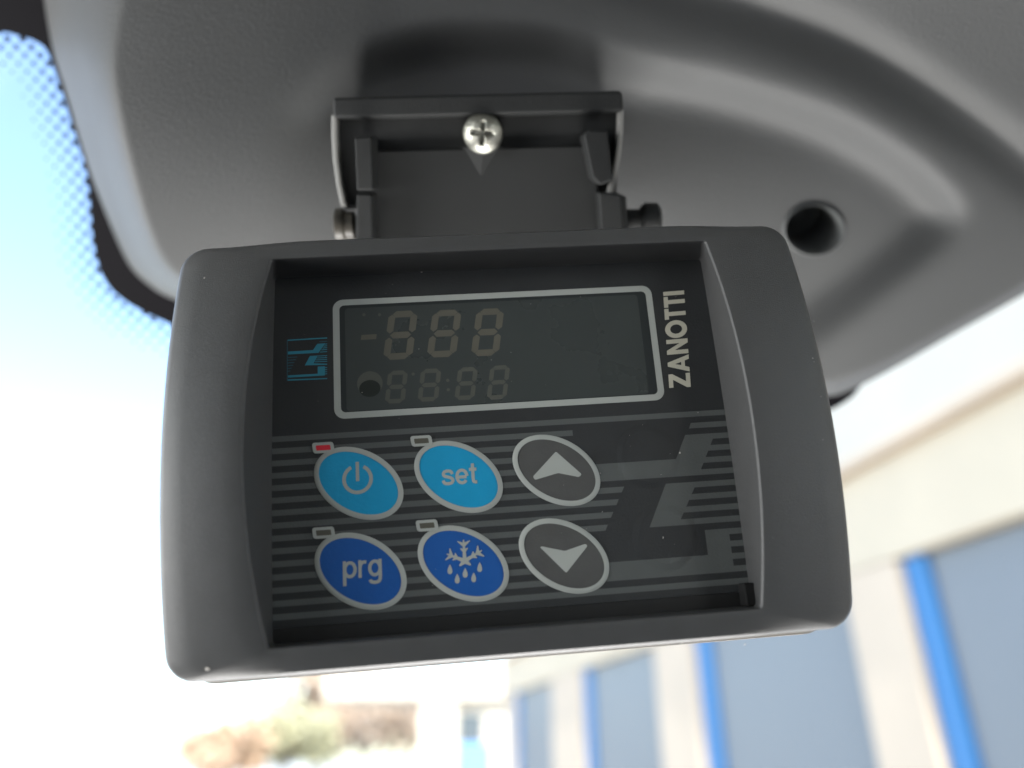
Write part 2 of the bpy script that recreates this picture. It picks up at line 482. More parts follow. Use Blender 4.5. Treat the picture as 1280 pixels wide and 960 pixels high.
# ------------------------------------------------------------------ controller (millimetres under a scaled root)
DR = np.array([[0.99549461, 0.07340552, -0.06001764], [-0.05607679, 0.96620463, 0.25160289], [0.07645837, -0.24710372, 0.96596784]])
DT = np.array([-30.4476569, -14.2088839, 125.463059])
DC = np.array([27.5, 25.5, 0.0])
def frame_matrix(org_cam_mm, ex, ey, ez):
    o = C0 + c2w(np.array(org_cam_mm) * 0.001)
    m = Matrix.Identity(4)
    for k, a in enumerate((ex, ey, ez)):
        w = c2w(a) * 0.001
        for r in range(3): m[r][k] = w[r]
    for r in range(3): m[r][3] = o[r]
    return m
d_org = DT + DR @ DC
d_ax = (DR[:, 0], -DR[:, 1], -DR[:, 2])
def make_unproject(org, ax):
    org = np.array(org, float); A = np.array(ax)
    def f(px, py, z=0.0):
        d = np.array([(px - CX) / FPX, (py - CY) / FPX, 1.0])
        o = org + A[2] * z
        q = d * ((A[2] @ o) / (A[2] @ d)) - org
        return np.array([A[0] @ q, A[1] @ q])
    return f
L = make_unproject(d_org, d_ax)
dev = empty('temperature_controller', frame_matrix(d_org, *d_ax))
tag(dev, 'dark grey refrigeration controller with small display and six oval keys below the console', 'controller')

HY = 33.0
def fz(y): return 7.0 + 3.4 * (1 - (y / HY) ** 2)
def outline(ax, bow, yt, yb, r, ns=26, nc=9):
    bl, brr = bow if isinstance(bow, tuple) else (bow, bow)
    pts = []
    def line(a, b, n):
        for k in range(n): pts.append((a[0] + (b[0]-a[0]) * k / n, a[1] + (b[1]-a[1]) * k / n))
    def arc(cx, cy, a0):
        for k in range(nc): t = a0 + (math.pi / 2) * k / nc; pts.append((cx + r * math.cos(t), cy + r * math.sin(t)))
    line((ax, yb + r), (ax, yt - r), ns); arc(ax - r, yt - r, 0)
    line((ax - r, yt), (-ax + r, yt), ns); arc(-ax + r, yt - r, math.pi / 2)
    line((-ax, yt - r), (-ax, yb + r), ns); arc(-ax + r, yb + r, math.pi)
    line((-ax + r, yb), (ax - r, yb), ns); arc(ax - r, yb + r, 1.5 * math.pi)
    return [(x + (brr if x > 0 else -bl) * (1 - (y / HY) ** 2) * min(1, abs(x) / (ax * 0.8)), y) for x, y in pts]
def wingf(x):
    t = min(1, max(0, (abs(x) - 30) / 16)); return t * t * (3 - 2 * t)
def loft(rings, name, mat, parent, cap=None, angle=35):
    v, f = [], []
    n = len(rings[0])
    for r in rings: v += r
    for k in range(len(rings) - 1):
        for i in range(n):
            f.append((k*n+i, k*n+(i+1) % n, (k+1)*n+(i+1) % n, (k+1)*n+i))
    if cap: f.append(tuple(range((len(rings)-1)*n, len(rings)*n))[::-1])
    return mesh(name, v, f, mat, parent, True, angle)
rg = []
def R3(ax, bow, yt, yb, r, zf): rg.append([(x, y, zf(x, y)) for x, y in outline(ax, bow, yt, yb, r)])
R3(37.0, 0.3, 29.9, -29.2, 0.6, lambda x, y: -2.5)
R3(37.0, 0.5, 30.0, -29.2, 0.6, lambda x, y: 1.5)
R3(35.0, (4.0, 2.6), 30.0, -29.2, 0.5, lambda x, y: fz(y) - 0.8)
R3(35.05, (4.0, 2.6), 30.02, -29.22, 0.5, lambda x, y: fz(y) - 0.35)
R3(35.3, (4.0, 2.6), 30.12, -29.36, 0.55, lambda x, y: fz(y) - 0.08)
R3(35.7, (4.0, 2.6), 30.35, -29.6, 0.7, lambda x, y: fz(y))
for s in (0.25, 0.5, 0.75, 1.0):
    R3(35.7 + 13.9 * s, (4.0 - 3.0 * s, 2.6 - 1.6 * s), 30.35 + 2.75 * s, -29.6 - 3.1 * s, 0.7 + 2.6 * s, lambda x, y, s=s: fz(y) - 1.3 * wingf(x) * s * s)
R3(50.2, 1.0, 33.45, -33.0, 3.7, lambda x, y: fz(y) - 0.3 - 1.4 * wingf(x))
R3(50.6, 0.95, 33.7, -33.22, 4.0, lambda x, y: fz(y) - 0.8 - 1.5 * wingf(x))
R3(50.75, 0.9, 33.8, -33.3, 4.1, lambda x, y: fz(y) - 1.8 - 1.5 * wingf(x))
R3(50.3, 0.7, 33.5, -33.1, 4.0, lambda x, y: -2.0)
loft(rg, 'bezel', M['bezel'], dev)
rb = []
def R3b(ax, bow, yt, yb, r, z): rb.append([(x, y, z) for x, y in outline(ax, bow, yt, yb, r)])
R3b(49.0, 0.4, 32.0, -32.9, 3.8, -1.7)
R3b(50.2, 0.6, 32.4, -34.35, 4.2, -2.2)
R3b(50.2, 0.6, 32.3, -34.5, 4.2, -3.4)
R3b(48.5, 0.3, 31.5, -33.4, 4.0, -12.0)
R3b(44.0, 0.2, 28.0, -28.5, 5.0, -17.0)
loft(rb, 'back_shell', M['back'], dev, cap=True, angle=30)

pn = MB(); pn.prism([(-41.5, -27.0), (41.5, -27.0), (41.5, 31.0), (-41.5, 31.0)], -1.2, 0.0)
panel = pn.build('panel', M['panel'], dev)
mg = MB(); mg.prism([(-41, -30.4), (41, -30.4), (41, -27.05), (-41, -27.05)], -1.6, -0.06)
mg.build('panel_margin', M['groove'], dev)
mg = MB(); mg.prism([(35.4, -29.15), (37.5, -29.15), (38.0, -28.3), (38.0, -26.6), (37.5, -25.7), (35.4, -25.7)], -0.4, 2.6)
mg.build('latch_slot', M['liner'], dev, bevel=0.3)

# stripes and big printed emblem
y_top, y_bot = 25.5 - 23.3719, 25.5 - 50.8528
PIT = (y_top - y_bot) / 14
SH = PIT * 0.235
def yk(k): return y_top - PIT * k
XL, XR = -40.5, 40.8
def lx(px, py): return L(px, py)[0]
st = MB()
def stripe(k, x0, x1, sl0=0.0, sl1=0.0):
    y = yk(k)
    st.flat([(x0 - sl0 * SH, y - SH), (x1 - sl1 * SH, y - SH), (x1 + sl1 * SH, y + SH), (x0 + sl0 * SH, y + SH)], 0.02)
stripe(0, XL, XR); stripe(14, XL, XR)
stripe(1, XL, lx(716, 543)); stripe(1, lx(862, 530), XR, 0.45)
def slant(p, q):
    a, b = L(*p), L(*q); return (a[0] - b[0]) / (a[1] - b[1])
bx = [L(*p) for p in ((695, 588), (705, 695))]
# emblem upper bar (stripes 2-5)
sA = slant((856, 545), (845, 574)); a0 = L(856, 545)
def xa(y): return a0[0] + sA * (y - a0[1])
barsA = [(890, 551), (885, 566), (878, 582)]
b0 = L(*barsA[0]); sb = slant(barsA[0], barsA[2])
def xba(y): return b0[0] + sb * (y - b0[1])
t2, b5, t4 = yk(2) + SH, yk(5) - SH, yk(4) + SH
st.flat([(xa(t2), t2), (xa(t4), t4), (bx[0][0], t4), (bx[0][0], b5), (xba(b5), b5), (xba(t2), t2)], 0.02)
for k in (2, 3, 4, 5): stripe(k, xba(yk(k)) - 0.01, XR, sb, 0); stripe(k, XL, bx[0][0] - 3)
# middle bar (stripes 6-9)
c0 = L(832, 605); sB = slant((832, 605), (812, 659))
def xb(y): return c0[0] + sB * (y - c0[1])
e0 = L(867, 612); se = slant((867, 612), (854, 642))
def xe(y): return e0[0] + se * (y - e0[1])
t6, b9 = yk(6) + SH, yk(9) - SH
st.flat([(xb(t6), t6), (xb(b9), b9), (xe(b9), b9), (xe(t6), t6)], 0.02)
h0 = L(779, 611); sh = slant((779, 611), (759, 658))
for k in (6, 7, 8, 9):
    stripe(k, xe(yk(k)) - 0.01, XR, se, 0)
    stripe(k, XL, h0[0] + sh * (yk(k) - h0[1]), 0, sh)
# lower bar (stripes 10-13)
g0 = L(881, 664); g1 = L(886, 702); k0 = L(912, 671)
t10, b13, t12 = yk(10) + SH, yk(13) - SH, yk(12) + SH
st.flat([(g0[0], t10), (g0[0], t12), (bx[1][0], t12), (bx[1][0], b13), (k0[0], b13), (k0[0], t10)], 0.02)
for k in (10, 11, 12, 13): stripe(k, k0[0] - 0.01, XR); stripe(k, XL, bx[1][0] - 3)
st.build('printed_stripes', M['stripe'], panel)

# small teal emblem left of the display (corners measured in the photo)
em, emd = MB(), MB()
def E6(x, y): return L(340 + x / 6.0, 350 + y / 6.0)
def epoly(mb, pts, z=0.03): mb.flat([E6(*p) for p in pts][::-1], z)
epoly(em, [(118, 448), (414, 431), (414, 439), (118, 457)])
epoly(em, [(340, 479), (400, 475), (350, 546), (120, 559), (120, 537), (308, 526)])
epoly(em, [(285, 570), (345, 567), (312, 625), (414, 628), (414, 636), (246, 641)])
epoly(em, [(343, 650), (398, 647), (396, 716), (120, 733), (120, 716), (343, 703)])
epoly(em, [(118, 746), (414, 735), (414, 743), (118, 756)])
for x0, y in ((355, 461), (395, 480), (388, 494), (380, 508), (370, 522), (360, 538)): epoly(emd if y == 461 else em, [(x0, y), (414, y - 4), (414, y + 2), (x0, y + 6)], 0.034)
for x0, y in ((345, 574), (338, 589), (330, 603), (322, 617)): epoly(em, [(x0, y - 6), (414, y - 10), (414, y - 4), (x0, y)], 0.034)
for x0, y in ((392, 655), (392, 671), (392, 687), (392, 702)): epoly(em, [(x0, y), (414, y - 2), (414, y + 4), (x0, y + 6)], 0.034)
for x1, y in ((190, 578), (180, 598), (168, 619), (158, 640), (148, 661), (138, 682)): epoly(emd, [(118, y), (x1, y - 4), (x1, y + 3), (118, y + 7)])
epoly(emd, [(112, 450), (118, 450), (118, 757), (112, 757)])
eo = em.build('emblem', M['teal'], panel)
emd.build('emblem_lines', M['teal_dim'], panel)

# brand lettering, running upwards beside the display
def letter(ch):
    w = 0.24
    if ch == 'Z': return 0.80, [[(0,0),(.8,0),(.8,.2),(.34,.2),(.8,.82),(.8,1),(.04,1),(.04,.8),(.48,.8),(0,.17)]]
    if ch == 'A': return 0.98, [[(0,0),(.25,0),(.33,.2),(.65,.2),(.73,0),(.98,0),(.6,1),(.38,1)], 'hole', [(.40,.37),(.58,.37),(.49,.66)]]
    if ch == 'N': return 0.86, [[(0,0),(w,0),(w,.62),(.63,0),(.86,0),(.86,1),(.62,1),(.62,.39),(.23,1),(0,1)]]
    if ch == 'T': return 0.64, [[(.2,0),(.44,0),(.44,.8),(.64,.8),(.64,1),(0,1),(0,.8),(.2,.8)]]
    if ch == 'I': return 0.24, [[(0,0),(w,0),(w,1),(0,1)]]
    return 1.04, 'O'
tb = MB()
o0, o1 = L(863.5, 483.5), L(855, 363)        # baseline start (bottom right) and end (top right)
up_v = L(836.5, 486) - o0                    # letter height vector
run = o1 - o0
gap = 0.07
tot = sum(letter(c)[0] for c in 'ZANOTTI') + gap * 6
x = 0.0
for ch in 'ZANOTTI':
    wd, sh_ = letter(ch)
    T = lambda p: o0 + run * ((x + p[0]) / tot) + up_v * p[1]
    if sh_ == 'O':
        A_ = [T((.52 + .52 * math.cos(a), .5 + .52 * math.sin(a))) for a in np.linspace(0, 2*math.pi, 28, endpoint=False)]
        B_ = [T((.52 + .27 * math.cos(a), .5 + .28 * math.sin(a))) for a in np.linspace(0, 2*math.pi, 28, endpoint=False)]
        tb.ring(A_, B_, 0.03)
    elif 'hole' in sh_:
        o_, h_ = sh_[0], sh_[2]
        q = [T(p) for p in o_]; r = [T(p) for p in h_]
        tb.flat([q[0], q[1], q[2], r[0], r[2], q[7]], 0.03)
        tb.flat([q[2], q[3], r[1], r[0]], 0.03)
        tb.flat([q[3], q[4], q[5], q[6], r[2], r[1]], 0.03)
        tb.flat([q[7], r[2], q[6]], 0.03)
    else: tb.flat([T(p) for p in sh_[0]], 0.03)
    x += wd + gap
tb.build('brand_lettering', M['cream_ink'], panel)

# display
lc = np.array([L(416, 375.6), L(813.3, 356.5), L(831.4, 499.4), L(417.7, 524.6)])
x0, x1 = lc[[0, 3], 0].mean(), lc[[1, 2], 0].mean()
y1, y0 = lc[[0, 1], 1].mean(), lc[[2, 3], 1].mean()
def rrect(x0, x1, y0, y1, r, n=7):
    p = []
    for cx, cy, a in ((x1-r, y0+r, -90), (x1-r, y1-r, 0), (x0+r, y1-r, 90), (x0+r, y0+r, 180)):
        for k in range(n + 1):
            t = RAD(a + 90 * k / n); p.append((cx + r * math.cos(t), cy + r * math.sin(t)))
    return p
disp = empty('display', parent=dev)
fmb = MB(); fmb.ring(rrect(x0, x1, y0, y1, 1.7), rrect(x0 + 1.1, x1 - 1.1, y0 + 1.05, y1 - 1.05, 0.8), 0.04)
fmb.build('display_frame', M['white_ink'], disp)
mb = MB(); mb.flat(rrect(x0 + 0.6, x1 - 0.6, y0 + 0.6, y1 - 0.6, 0.8), 0.015)
mb.build('display_edge', M['lcd_edge'], disp)
mb = MB(); mb.flat(rrect(x0 + 2.0, x1 - 2.6, y0 + 1.2, y1 - 1.6, 0.6), 0.022)
mb.build('display_window', M['lcd'], disp)
def segs(org, ux, uy, w, h, t, z, mb):
    """seven-segment digit; org lower left, slanted axes ux, uy (unit vectors)"""
    def q(a, b): p = org + ux * a + uy * b; return (p[0], p[1])
    g_ = t * 0.22
    def hbar(yc, k): mb.flat([q(t*.35+g_, yc), q(t*.85+g_, yc - t/2), q(w - t*.85-g_, yc - t/2), q(w - t*.35-g_, yc), q(w - t*.85-g_, yc + t/2), q(t*.85+g_, yc + t/2)], z)
    def vbar(xc, ya, yb): mb.flat([q(xc - t/2, ya + t*.5+g_), q(xc, ya + t*.1+g_), q(xc + t/2, ya + t*.5+g_), q(xc + t/2, yb - t*.5-g_), q(xc, yb - t*.1-g_), q(xc - t/2, yb - t*.5-g_)], z)
    hbar(t/2, 0); hbar(h/2, 0); hbar(h - t/2, 0)
    for xc in (t/2, w - t/2): vbar(xc, t*.2, h/2); vbar(xc, h/2, h - t*.2)
def D2(x, y): return L(410 + x / 5.12, 370 + y / 5.12)
def digit(bl, br, tl, t, mat, name):
    a, b, c = D2(*bl), D2(*br), D2(*tl)
    w, h = np.linalg.norm(b - a), np.linalg.norm(c - a)
    m_ = MB(); segs(a, (b - a) / w, (c - a) / h, w, h, t, 0.03, m_)
    m_.build(name, M[mat], disp)
for bl, br, tl in (((350, 412), (538, 402), (392, 100)), ((630, 396), (818, 388), (672, 92)), ((912, 388), (1092, 380), (952, 84))):
    digit(bl, br, tl, 1.15, 'digit', 'large_digit')
for bl, br, tl in (((362, 690), (490, 684), (386, 480)), ((572, 678), (704, 672), (596, 468)), ((808, 668), (936, 662), (834, 458)), ((1014, 666), (1142, 658), (1040, 448))):
    digit(bl, br, tl, 0.75, 'digit_dim', 'small_digit')
mb = MB(); mb.flat([D2(*p) for p in ((210, 282), (308, 276), (312, 244), (214, 250))], 0.03); mb.build('minus_sign', M['digit'], disp)
mb = MB()
cpt = D2(268, 560)
mb.flat([(cpt[0] + 2.1 * math.cos(a), cpt[1] + 2.1 * math.sin(a)) for a in np.linspace(0, 2*math.pi, 24, endpoint=False)], 0.028)
mb.build('round_symbol', M['digit_dim'], disp)
mb = MB(); cpt = D2(268, 592)
mb.flat([(cpt[0] + 1.75 * math.cos(a), cpt[1] + 1.45 * math.sin(a)) for a in np.linspace(0, 2*math.pi, 24, endpoint=False)], 0.034)
mb.build('round_symbol_dark', M['lcd_spot'], disp)  # darker oval inside the round symbol
mb = MB()
for p_ in ((766, 540), (770, 600), (545, 500), (230, 120), (330, 120)):
    c_ = D2(*p_); mb.flat([(c_[0] + .28 * math.cos(a), c_[1] + .28 * math.sin(a)) for a in np.linspace(0, 2*math.pi, 10, endpoint=False)], 0.03)
mb.build('display_points', M['digit_dim'], disp)

# keys: slanted ellipses
def ellipse_local(cpx, scale=1.0):
    c = L(*cpx)
    J = np.array([(L(cpx[0] + 1, cpx[1]) - c), (L(cpx[0], cpx[1] + 1) - c)]).T
    return c, J
base_c, base_J = ellipse_local((448.5, 604.5))
cov = np.array([[55.6 ** 2, 700.0], [700.0, 45.3 ** 2]])
cov_l = base_J @ cov @ base_J.T
ev, evec = np.linalg.eigh(cov_l)
def key_pts(c, grow, n=64):
    out = []
    for a in np.linspace(0, 2 * math.pi, n, endpoint=False):
        p = evec[:, 1] * (math.sqrt(ev[1]) + grow) * math.cos(a) + evec[:, 0] * (math.sqrt(ev[0]) + grow) * math.sin(a)
        out.append((c[0] + p[0], c[1] + p[1]))
    ar = sum(out[i][0] * out[(i+1) % n][1] - out[(i+1) % n][0] * out[i][1] for i in range(n))
    return out if ar > 0 else out[::-1]
def dome(c, name, mat):
    v, f = [], []
    prof_ = [(0.0, 0.0), (-0.02, 0.10), (-0.5, 0.16), (-1.6, 0.22), (-3.0, 0.26)]
    for gr, z in prof_: v += [(x, y, z) for x, y in key_pts(c, gr)]
    n = 64
    for k in range(len(prof_) - 1):
        for i in range(n): f.append((k*n+i, k*n+(i+1) % n, (k+1)*n+(i+1) % n, (k+1)*n+i))
    f.append(tuple(range((len(prof_)-1)*n, len(prof_)*n)))
    return mesh(name, v, f, mat, dev, True, 60)
kx, kdx, ky, kdy = 3.70099 - 27.5, 15.91699, 25.5 - 31.2822, -13.62721
keys = [(0, 0, 'cyan'), (1, 0, 'cyan'), (2, 0, 'key_grey'), (0, 1, 'blue'), (1, 1, 'blue'), (2, 1, 'key_grey')]
kobj = {}
for i, j, mt in keys:
    c = np.array([kx + kdx * i, ky + kdy * j])
    k = dome(c, 'key', M[mt]); kobj[i, j] = k
    k['label'] = {(0, 0): 'cyan power key', (1, 0): 'cyan set key', (2, 0): 'grey up arrow key', (0, 1): 'blue prg key', (1, 1): 'blue defrost key', (2, 1): 'grey down arrow key'}[i, j]
    r_ = MB()
    # raised outline printed round the key
    o_, m_, n_ = key_pts(c, 0.06), key_pts(c, -0.3), key_pts(c, -0.78)
    nn = len(o_)
    r_.add([(x, y, 0.10) for x, y in o_] + [(x, y, 0.27) for x, y in m_] + [(x, y, 0.27) for x, y in n_],
           [(q, (q+1) % nn, nn + (q+1) % nn, nn + q) for q in range(nn)] + [(nn + q, nn + (q+1) % nn, 2*nn + (q+1) % nn, 2*nn + q) for q in range(nn)])
    r_.build('key_outline', M['white_ink'], k, True, 60)
ZI = 0.30
# power symbol
mb = MB(); c = L(447.3, 599.0)
ang = np.linspace(RAD(90 + 27), RAD(450 - 27), 40)
ou = [(c[0] + 2.42 * math.cos(a), c[1] + 2.42 * math.sin(a)) for a in ang]; inn = [(c[0] + 1.85 * math.cos(a), c[1] + 1.85 * math.sin(a)) for a in ang]
for i in range(len(ang) - 1): mb.flat([ou[i], ou[i+1], inn[i+1], inn[i]], ZI)
mb.flat([(c[0] - .27, c[1] - .35), (c[0] + .27, c[1] - .35), (c[0] + .27, c[1] + 2.75), (c[0] - .27, c[1] + 2.75)], ZI)
mb.build('power_symbol', M['white_ink'], kobj[0, 0])
# words
def ell(cx, cy, rx, ry, a0, a1, n=24): return [(cx + rx * math.cos(RAD(a0 + (a1-a0)*k/n)), cy + ry * math.sin(RAD(a0 + (a1-a0)*k/n))) for k in range(n + 1)]
GLY = {
 's': (.84, [smooth_curve([(.70,.68),(.61,.84),(.42,.89),(.22,.84),(.15,.71),(.22,.59),(.42,.52),(.63,.44),(.72,.30),(.64,.16),(.42,.11),(.2,.16),(.12,.32)], 4)]),
 'e': (.87, [ell(.44, .5, .31, .39, 2, 322), [(.16, .47), (.72, .47)]]),
 't': (.56, [smooth_curve([(.25, 1.26), (.25, .7), (.25, .26), (.31, .13), (.48, .11)], 4), [(.02, .90), (.48, .90)]]),
 'p': (.89, [[(.13, 1.0), (.13, -.40)], ell(.44, .5, .30, .39, 0, 360)]),
 'r': (.55, [[(.13, 1.0), (.13, 0)], smooth_curve([(.13, .55), (.19, .77), (.32, .87), (.50, .87)], 4)]),
 'g': (.89, [ell(.44, .5, .30, .39, 0, 360), smooth_curve([(.74, 1.0), (.74, .5), (.74, -.02), (.65, -.25), (.44, -.31), (.22, -.26), (.15, -.14)], 4)]),
}
def word(txt, centre_px, width, parent, name):
    tot_ = sum(GLY[c_][0] for c_ in txt); s = width / tot_
    c = L(*centre_px); x_ = -tot_ / 2; mb = MB(); z = ZI
    for ch in txt:
        for line in GLY[ch][1]:
            p = np.array(line, float); d = np.gradient(p, axis=0); d /= np.linalg.norm(d, axis=1)[:, None] + 1e-9
            nr_ = np.c_[-d[:, 1], d[:, 0]] * 0.096
            closed = np.hypot(*(p[0] - p[-1])) < 1e-6
            if closed: nr_[0] = nr_[-1] = (p[0] - (.44, .5)) / np.linalg.norm(p[0] - (.44, .5)) * -0.096
            a_ = [(c[0] + (q[0] + x_) * s, c[1] + (q[1] - .5) * s) for q in p + nr_]
            b_ = [(c[0] + (q[0] + x_) * s, c[1] + (q[1] - .5) * s) for q in p - nr_]
            mb.add([(*q, z) for q in a_ + b_], [(len(p) + k, len(p) + k + 1, k + 1, k) for k in range(len(p) - 1)])
            z += 0.003
        x_ += GLY[ch][0]
    return mb.build(name, M['white_ink'], parent)
word('set', (574.5, 596.0), 5.95, kobj[1, 0], 'key_word')
word('prg', (453.5, 711.0), 6.2, kobj[0, 1], 'key_word')
# arrows
def A3(x, y): return L(620 + x / 3.311, 510 + y / 3.311)
def rounded(pts, r=0.28, n=4):
    out = []; m = len(pts)
    for i in range(m):
        p, a, b = np.array(pts[i]), np.array(pts[i-1]), np.array(pts[(i+1) % m])
        d1, d2 = (a - p), (b - p); r1 = min(r, np.linalg.norm(d1) / 2); r2 = min(r, np.linalg.norm(d2) / 2)
        q1, q2 = p + d1 / np.linalg.norm(d1) * r1, p + d2 / np.linalg.norm(d2) * r2
        for k in range(n + 1):
            t = k / n; out.append(tuple((1-t)**2 * q1 + 2*t*(1-t) * p + t*t * q2))
    return out
mb = MB(); mb.flat(rounded([A3(*p) for p in ((247, 181), (152, 285), (160, 299), (256, 270), (343, 287), (354, 275))]), ZI); mb.build('arrow', M['white_ink'], kobj[2, 0])
mb = MB(); mb.flat(rounded([A3(*p) for p in ((181, 576), (290, 683), (378, 571), (370, 562), (284, 592), (190, 573))]), ZI); mb.build('arrow', M['white_ink'], kobj[2, 1])
# defrost symbol: half snowflake over drops
def S8(x, y): return L(510 + x / 8.0, 640 + y / 8.0)
mb = MB(); zz = [ZI]
def stroke(a, b, w0, w1):
    a, b = np.array(S8(*a)), np.array(S8(*b)); d = (b - a) / np.linalg.norm(b - a); nrm = np.array([-d[1], d[0]])
    zz[0] += 0.002
    mb.flat([a - nrm * w0, b - nrm * w1, b + nrm * w1, a + nrm * w0], zz[0])
hub = np.array((568.0, 490.0))
for tip, in (((555, 278),), ((388, 420),), ((738, 385),)):
    tip = np.array(tip, float); d = tip - hub; ln = np.linalg.norm(d); d /= ln; nrm = np.array([-d[1], d[0]])
    stroke(hub, tip, .34, .10)
    for f_, sp in ((0.50, 38), (0.78, 62)):
        cpt = hub + d * ln * f_
        for sg in (-1, 1):
            stroke(cpt - d * 6, cpt + d * sp * 0.55 + nrm * sg * sp, .30, .07)
for e in ((515, 540), (628, 530)): stroke(hub, e, .42, .12)
for cx_, cy_ in ((420, 570), (493, 663), (572, 605), (657, 650), (717, 548)):
    pts = []
    for k in range(20):
        a = 2 * math.pi * k / 20
        rr = 34 * (math.sin(a / 2)) ** 1.3
        pts.append((cx_ + rr * math.sin(a) * 1.0, cy_ + 14 - 62 * (math.cos(a) * 0.5 + 0.5) ** 1.0 + 38 * (0.5 - 0.5 * math.cos(a))))
    mb.flat([S8(*p) for p in pts][::-1], ZI)
mb.build('defrost_symbol', M['white_ink'], kobj[1, 1])
# indicator lights
for name_px, red in (((404.5, 560), True), ((527, 551.5), False), ((405, 666), False), ((534, 657), False)):
    c = L(*name_px); s_ = 0.22
    def sk(p): return (c[0] + p[0] - s_ * 0 + p[1] * -0.15, c[1] + p[1])
    mb = MB()
    mb.ring([sk(p) for p in rrect(-1.7, 1.7, -.88, .88, .45)], [sk(p) for p in rrect(-1.15, 1.15, -.42, .42, .12)], 0.31)
    fo = mb.build('indicator_light', M['white_ink'], dev)
    fo['label'] = 'red indicator light' if red else 'unlit indicator light'
    mb = MB(); mb.flat([sk(p) for p in rrect(-1.3, 1.3, -.55, .55, .12)], 0.295)
    mb.build('lens', M['red' if red else 'led_off'], fo)

# dust on the bezel and film
mb = MB(); rnd = random.Random(3)
film = []
spots = [(527, 338, 0.0, .5), (254, 838, 8.6, .35), (253, 344, 8.4, .25), (850, 566, 0.05, .22), (829, 672, 0.05, .2), (853, 804, 7.2, .25), (934, 806, 7.6, .25)]
for _ in range(34):
    c_ = (rnd.uniform(-33, 34), rnd.uniform(-24, 28)); film.append((c_[0], c_[1], 0.32, rnd.uniform(.035, .10)))
for _ in range(70):
    if rnd.random() < 0.5: spots.append((rnd.uniform(225, 300), rnd.uniform(340, 820), 9.6, rnd.uniform(.05, .12)))
    else: spots.append((rnd.uniform(960, 1030), rnd.uniform(380, 770), 9.6, rnd.uniform(.05, .12)))
for px_, py_, zh, r in spots + film:
    c = L(px_, py_, zh) if zh != 0.32 else (px_, py_); zc = zh if zh < 1 else fz(c[1]) - 0.9 * max(0, min(1, (abs(c[0]) - 35.6) / 12)) ** 2 - 5.1 * 0
    a0_ = rnd.uniform(0, 6.28); el = rnd.uniform(.3, .8)
    ring_ = []
    for k in range(6):
        a = a0_ + k * math.pi / 3; rr = r * rnd.uniform(.7, 1.1)
        x_, y_ = rr * math.cos(a), rr * el * math.sin(a)
        ring_.append((c[0] + x_ * math.cos(a0_) - y_ * math.sin(a0_), c[1] + x_ * math.sin(a0_) + y_ * math.cos(a0_)))
    n0 = len(mb.v)
    mb.add([(x_, y_, zc - 0.02) for x_, y_ in ring_] + [(c[0], c[1], zc + r * .5)], [(k, (k + 1) % 6, 6) for k in range(6)])
tag(mb.build('dust_specks', M['dust'], dev), kind='stuff')

# ------------------------------------------------------------------ bracket between console and controller
TILT = RAD(16)
rl = math.atan2(8, 363)
b_ex = np.array([math.cos(rl), -math.sin(rl), 0])
b_ey0 = np.array([-math.sin(rl), -math.cos(rl), 0])
b_ey = b_ey0 * math.cos(TILT) + np.array([0, 0, -1]) * math.sin(TILT)
b_ez = np.cross(b_ex, b_ey); b_ez = b_ez if b_ez[2] < 0 else -b_ez
BZ = 156.0
b_org = np.array([(600 - CX) / FPX, (200 - CY) / FPX, 1]) * BZ
B = make_unproject(b_org, (b_ex, b_ey, b_ez))
br = empty('mounting_bracket', frame_matrix(b_org, b_ex, b_ey, b_ez))
tag(br, 'black plastic hinge bracket screwed to the console, holding the controller from above', 'bracket')
def BP(pts, z): return [tuple(B(x, y, z)) for x, y in pts]
def bprism(name, pts, zb, zf, bevel=0.3, mat='bracket'):
    m_ = MB(); m_.prism(BP(pts, zf)[::-1], zb, zf)
    return m_.build(name, M[mat], br, bevel=bevel)
bprism('base_plate', [(417, 124), (778, 116), (770, 250), (430, 262)], -32, 1.8, 0.4)
bprism('top_ledge', [(415, 122), (778, 113), (780, 139), (750, 140), (470, 147), (416, 147)], -32, 6.6, 0.7)
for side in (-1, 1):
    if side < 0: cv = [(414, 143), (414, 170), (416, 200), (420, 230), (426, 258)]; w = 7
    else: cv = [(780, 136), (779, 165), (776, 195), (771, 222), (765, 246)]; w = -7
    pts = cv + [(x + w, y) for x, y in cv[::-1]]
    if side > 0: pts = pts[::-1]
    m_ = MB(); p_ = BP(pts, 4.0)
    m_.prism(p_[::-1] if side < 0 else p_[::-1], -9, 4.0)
    m_.build('side_flange', M['bracket_lit_edge'], br, bevel=0.35)
bprism('swing_arm', [(465, 188), (746, 181), (752, 330), (464, 338)], -2, 3.0, 0.5)
bprism('upper_lug', [(443, 172), (464, 171), (466, 238), (446, 238)], 0.5, 9.5, 0.35)
bprism('lower_lug', [(446, 243), (464, 243), (467, 330), (444, 330)], -3, 9.0, 0.35)
bprism('upper_lug', [(729, 168), (737, 162), (760, 163), (766, 226), (750, 232), (740, 222)], 0.5, 9.5, 0.6)
bprism('lower_lug', [(748, 240), (776, 243), (782, 330), (754, 330)], -3, 9.0, 0.5)
bprism('inner_rib', [(770, 240), (783, 246), (788, 330), (778, 330)], -6, 5.5, 0.4)
# raised wedge standing in for the clearance groove below the screw head
m_ = MB(); q = BP([(577, 184), (627, 183), (601, 226)], 3.2); ap = B(603, 186, 7.0)
m_.add([(q[0][0], q[0][1], 2.8), (q[1][0], q[1][1], 2.8), (q[2][0], q[2][1], 2.8), (ap[0], ap[1], 4.4)], [(0, 2, 3), (2, 1, 3), (1, 0, 3)])
m_.build('groove_wedge', M['bracket'], br)
